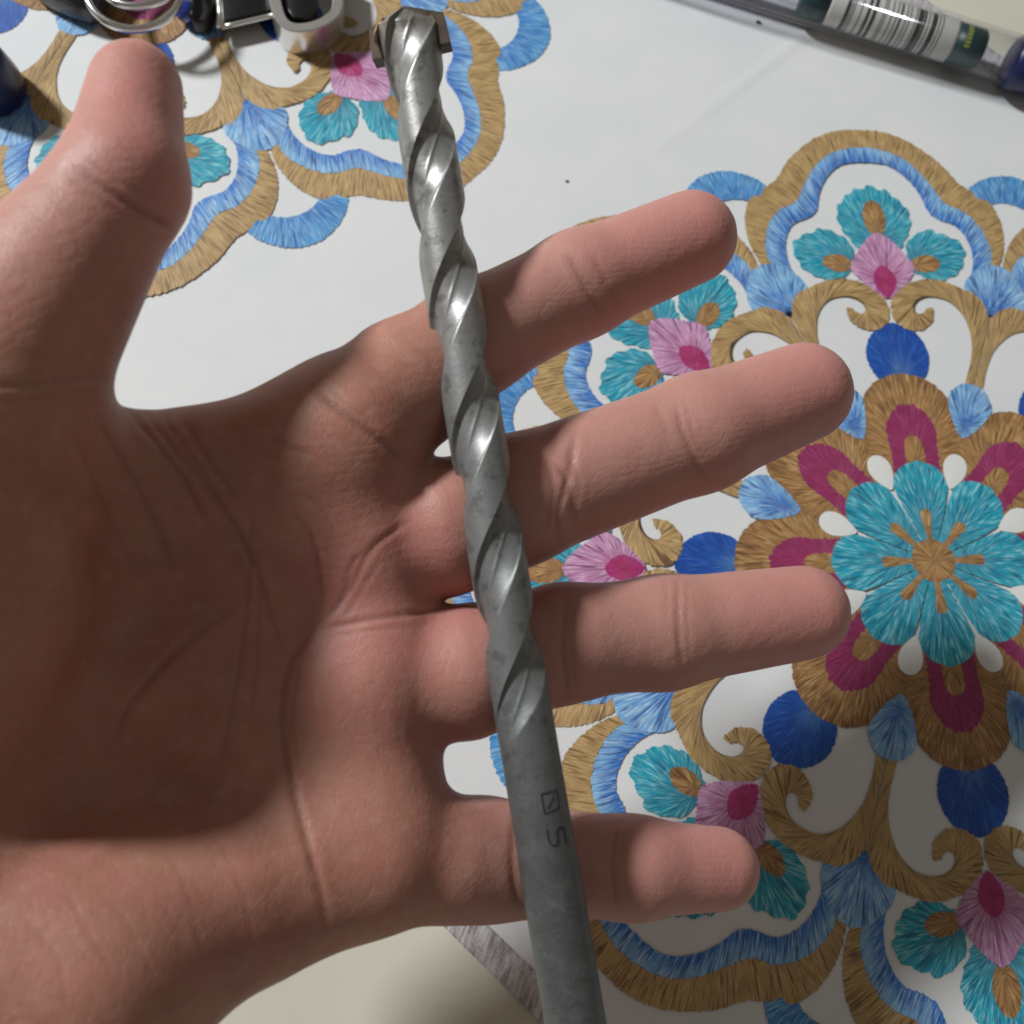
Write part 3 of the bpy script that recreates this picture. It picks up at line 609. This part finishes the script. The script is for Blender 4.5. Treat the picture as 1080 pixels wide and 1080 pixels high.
me=mesh('loop',V,Fc); bm=bmesh.new(); bm.from_mesh(me); bmesh.ops.recalc_face_normals(bm,faces=bm.faces); bm.to_mesh(me); bm.free(); me.polygons.foreach_set('use_smooth',[False]*len(me.polygons))
obj('loop',me,SILV,cz)
prism('leather_insert',[tab(x,y,7)[:2] for x,y in ((294,-60),(300,6),(308,17),(326,18),(334,6),(334,-60))],.5,6.5,BLK,cz,cl,.5,2)
# blue cap
PLB=simple('navy_plastic',(.012,.016,.075),.3,noise=.1)
bl=tab(-6,98); V,Fc=[],[]
cap_prof=[(8.2,.4),(8.6,1.2),(8.3,5),(7.2,11),(6.2,15.4),(5.8,15.8),(5.2,15.5),(4.9,13),(4.6,6),(0.02,5.5)]
V,Fc=lathe(cap_prof,56); 
capo=obj('bottle_cap',mesh('bottle_cap',V,Fc[:-1]),PLB); capo.location=Vector(bl*MM); tag(capo,'dark navy tapered plastic cap standing open end up beside the thumb','cap')

# ------------------------------------------------------------------ pen
PR=7.4
pa=tab(700,-50,PR); pb=tab(1062,64,PR); pd=(pb-pa); pd[2]=0; pd/=np.linalg.norm(pd)
pe=tab(1062,68,PR)
pen=empty('marker_pen',[pa[0],pa[1],0]); tag(pen,'clear barrelled pen with a barcode label lying near the runner edge','pen')
pl=np.array([pa[0],pa[1],0.])
side=np.array([-pd[1],pd[0],0])
def pen_part(name,prof,mat,off=(0,0),n=64,closed=True):    # prof: (radius, distance along the pen)
    th=np.linspace(0,2*math.pi,n,endpoint=False); V=[]
    c0=np.array([pa[0],pa[1],PR+.15])
    for r,u in prof:
        for q in th: V.append(c0+pd*u+side*(r*math.cos(q)+off[0])+np.array([0,0,1])*(r*math.sin(q)+off[1])-pl)
    idx=np.arange(len(prof)*n).reshape(len(prof),n)
    Fc=np.stack([idx[:-1],np.roll(idx[:-1],-1,1),np.roll(idx[1:],-1,1),idx[1:]],-1).reshape(-1,4).tolist()
    if closed: Fc+=[idx[0][::-1].tolist(),idx[-1].tolist()]
    me=mesh(name,V,Fc); bm=bmesh.new(); bm.from_mesh(me); bmesh.ops.recalc_face_normals(bm,faces=bm.faces); bm.to_mesh(me); bm.free()
    return obj(name,me,mat,pen)
def u_of(x):                                  # pen-axis distance at photo column x
    q=[np.array([pa[0],pa[1],PR])+pd*u for u in np.linspace(-20,160,400)]; c=to_px(np.array(q))[:,0]; return float(np.interp(x,c,np.linspace(-20,160,400)))
UE=u_of(1066)
m,nt,b=new_mat('clear_plastic'); Nn=nt.nodes; L=nt.links      # thin clear wall: transmits straight, mirrors at grazing angles
tr=Nn.new('ShaderNodeBsdfTransparent'); tr.inputs[0].default_value=(.975,.98,.99,1); gl=Nn.new('ShaderNodeBsdfGlossy'); gl.inputs['Roughness'].default_value=.08
lw=Nn.new('ShaderNodeLayerWeight'); lw.inputs[0].default_value=.5; mxs=Nn.new('ShaderNodeMixShader'); L.new(math_node(nt,'MULTIPLY_ADD',math_node(nt,'POWER',lw.outputs['Facing'],4.),.5,.03),mxs.inputs[0]); L.new(tr.outputs[0],mxs.inputs[1]); L.new(gl.outputs[0],mxs.inputs[2])
L.new(mxs.outputs[0],Nn['Material Output'].inputs['Surface'])
CLEAR=m
barrel=pen_part('barrel',[(PR-.9,-30),(PR,-30),(PR,UE),(PR-.9,UE),(PR-.9,-29.9)],CLEAR,closed=False)
pen_part('end_plug',[(PR-1.2,UE-.5),(PR+.05,UE+.2),(PR+.1,UE+3),(PR-.1,UE+14),(PR-1.5,UE+16),(1,UE+16.5)],PLB)
# label
m,nt,b=new_mat('barcode_print'); Nn=nt.nodes; L=nt.links
at=Nn.new('ShaderNodeAttribute'); at.attribute_name='along'
fl_=math_node(nt,'FLOOR',math_node(nt,'MULTIPLY',at.outputs['Fac'],1.55))
wn=Nn.new('ShaderNodeTexWhiteNoise'); wn.noise_dimensions='1D'; L.new(fl_,wn.inputs['W'])
fl2=math_node(nt,'FLOOR',math_node(nt,'MULTIPLY',at.outputs['Fac'],3.6)); wn2=Nn.new('ShaderNodeTexWhiteNoise'); wn2.noise_dimensions='1D'; L.new(fl2,wn2.inputs['W'])
bar=math_node(nt,'GREATER_THAN',math_node(nt,'ADD',math_node(nt,'MULTIPLY',wn.outputs['Value'],.35),math_node(nt,'MULTIPLY',wn2.outputs['Value'],.65)),.52)
msk=math_node(nt,'MULTIPLY',math_node(nt,'GREATER_THAN',at.outputs['Fac'],3.5),math_node(nt,'LESS_THAN',at.outputs['Fac'],26.5))
L.new(mix(nt,math_node(nt,'MULTIPLY',bar,msk),(.70,.68,.63),(.04,.038,.036)),b.inputs['Base Color']); b.inputs['Roughness'].default_value=.5
LAB=m; GRN=simple('dark_green_print',(.006,.045,.055),.4,noise=.2); YEL=simple('yellow_print',(.45,.50,.08),.5)
u0,u1,u2,u3=u_of(846),u_of(874),u_of(1003),u_of(1034)
LR=5.7; loff=(.75,-.4)
pen_part('green_label_end',[(LR-.6,u0),(LR,u0+.6),(LR,u1),(LR-.6,u1)],GRN,loff)
lab=pen_part('barcode_label',[(LR-.6,u1+.02)]+[(LR,u) for u in np.linspace(u1+.02,u2-.02,60)]+[(LR-.6,u2-.02)],LAB,loff)
vv=np.array([v.co[:] for v in lab.data.vertices])/MM; al=(vv+pl-np.array([pa[0],pa[1],0]))@pd-u1
a=lab.data.attributes.new('along','FLOAT','POINT'); a.data.foreach_set('value',(al*30/(u2-u1)).astype(np.float32))
pen_part('green_label_end',[(LR-.6,u2),(LR,u2),(LR,u3-.8),(LR-.8,u3)],GRN,loff)
for uu_,nl in ((u2+3.2,7),(u1-3,5)):
    for i in range(nl):                      # tiny vertical lettering, one block per letter
        an=math.radians(70+i*11); V=[]
        for du,da in ((-.75,-3.6),(.75,-3.6),(.75,3.6),(-.75,3.6)):
            q=an+math.radians(da); 
            for rr in (LR+.03,LR+.1): V.append(np.array([pa[0],pa[1],PR+.15])+pd*(uu_+du)+side*(rr*math.cos(q)+loff[0])+np.array([0,0,1])*(rr*math.sin(q)+loff[1])-pl)
        obj('letter',mesh('letter',V,[[1,3,5,7],[0,6,4,2],[0,2,3,1],[2,4,5,3],[4,6,7,5],[6,0,1,7]],False),YEL,pen)
pen_part('ink_refill',[(1.6,-28),(3.2,-27),(3.2,u0-6),(1.8,u0-3),(1.4,u0)],simple('ink_blue',(.16,.18,.62),.35,noise=.5,nscale=900),(.75,.4))
# small specks lying on the cloth
SPK=simple('speck',(.06,.06,.06),.8)
for x,y,r in ((598,191,.45),(800,23,.6)):
    c=tab(x,y,.15); bm=bmesh.new(); bmesh.ops.create_icosphere(bm,subdivisions=2,radius=r*MM)
    for v in bm.verts: v.co*=random.uniform(.7,1.3)
    bmesh.ops.scale(bm,vec=(1.3,.7,.5),verts=bm.verts); me=bpy.data.meshes.new('crumb'); bm.to_mesh(me); bm.free()
    o=obj('crumb',me,SPK); o.location=Vector(c*MM); tag(o,'tiny dark crumb on the white cloth '+('above the index finger' if x<700 else 'beside the clear pen'),'crumb','crumbs on the cloth')
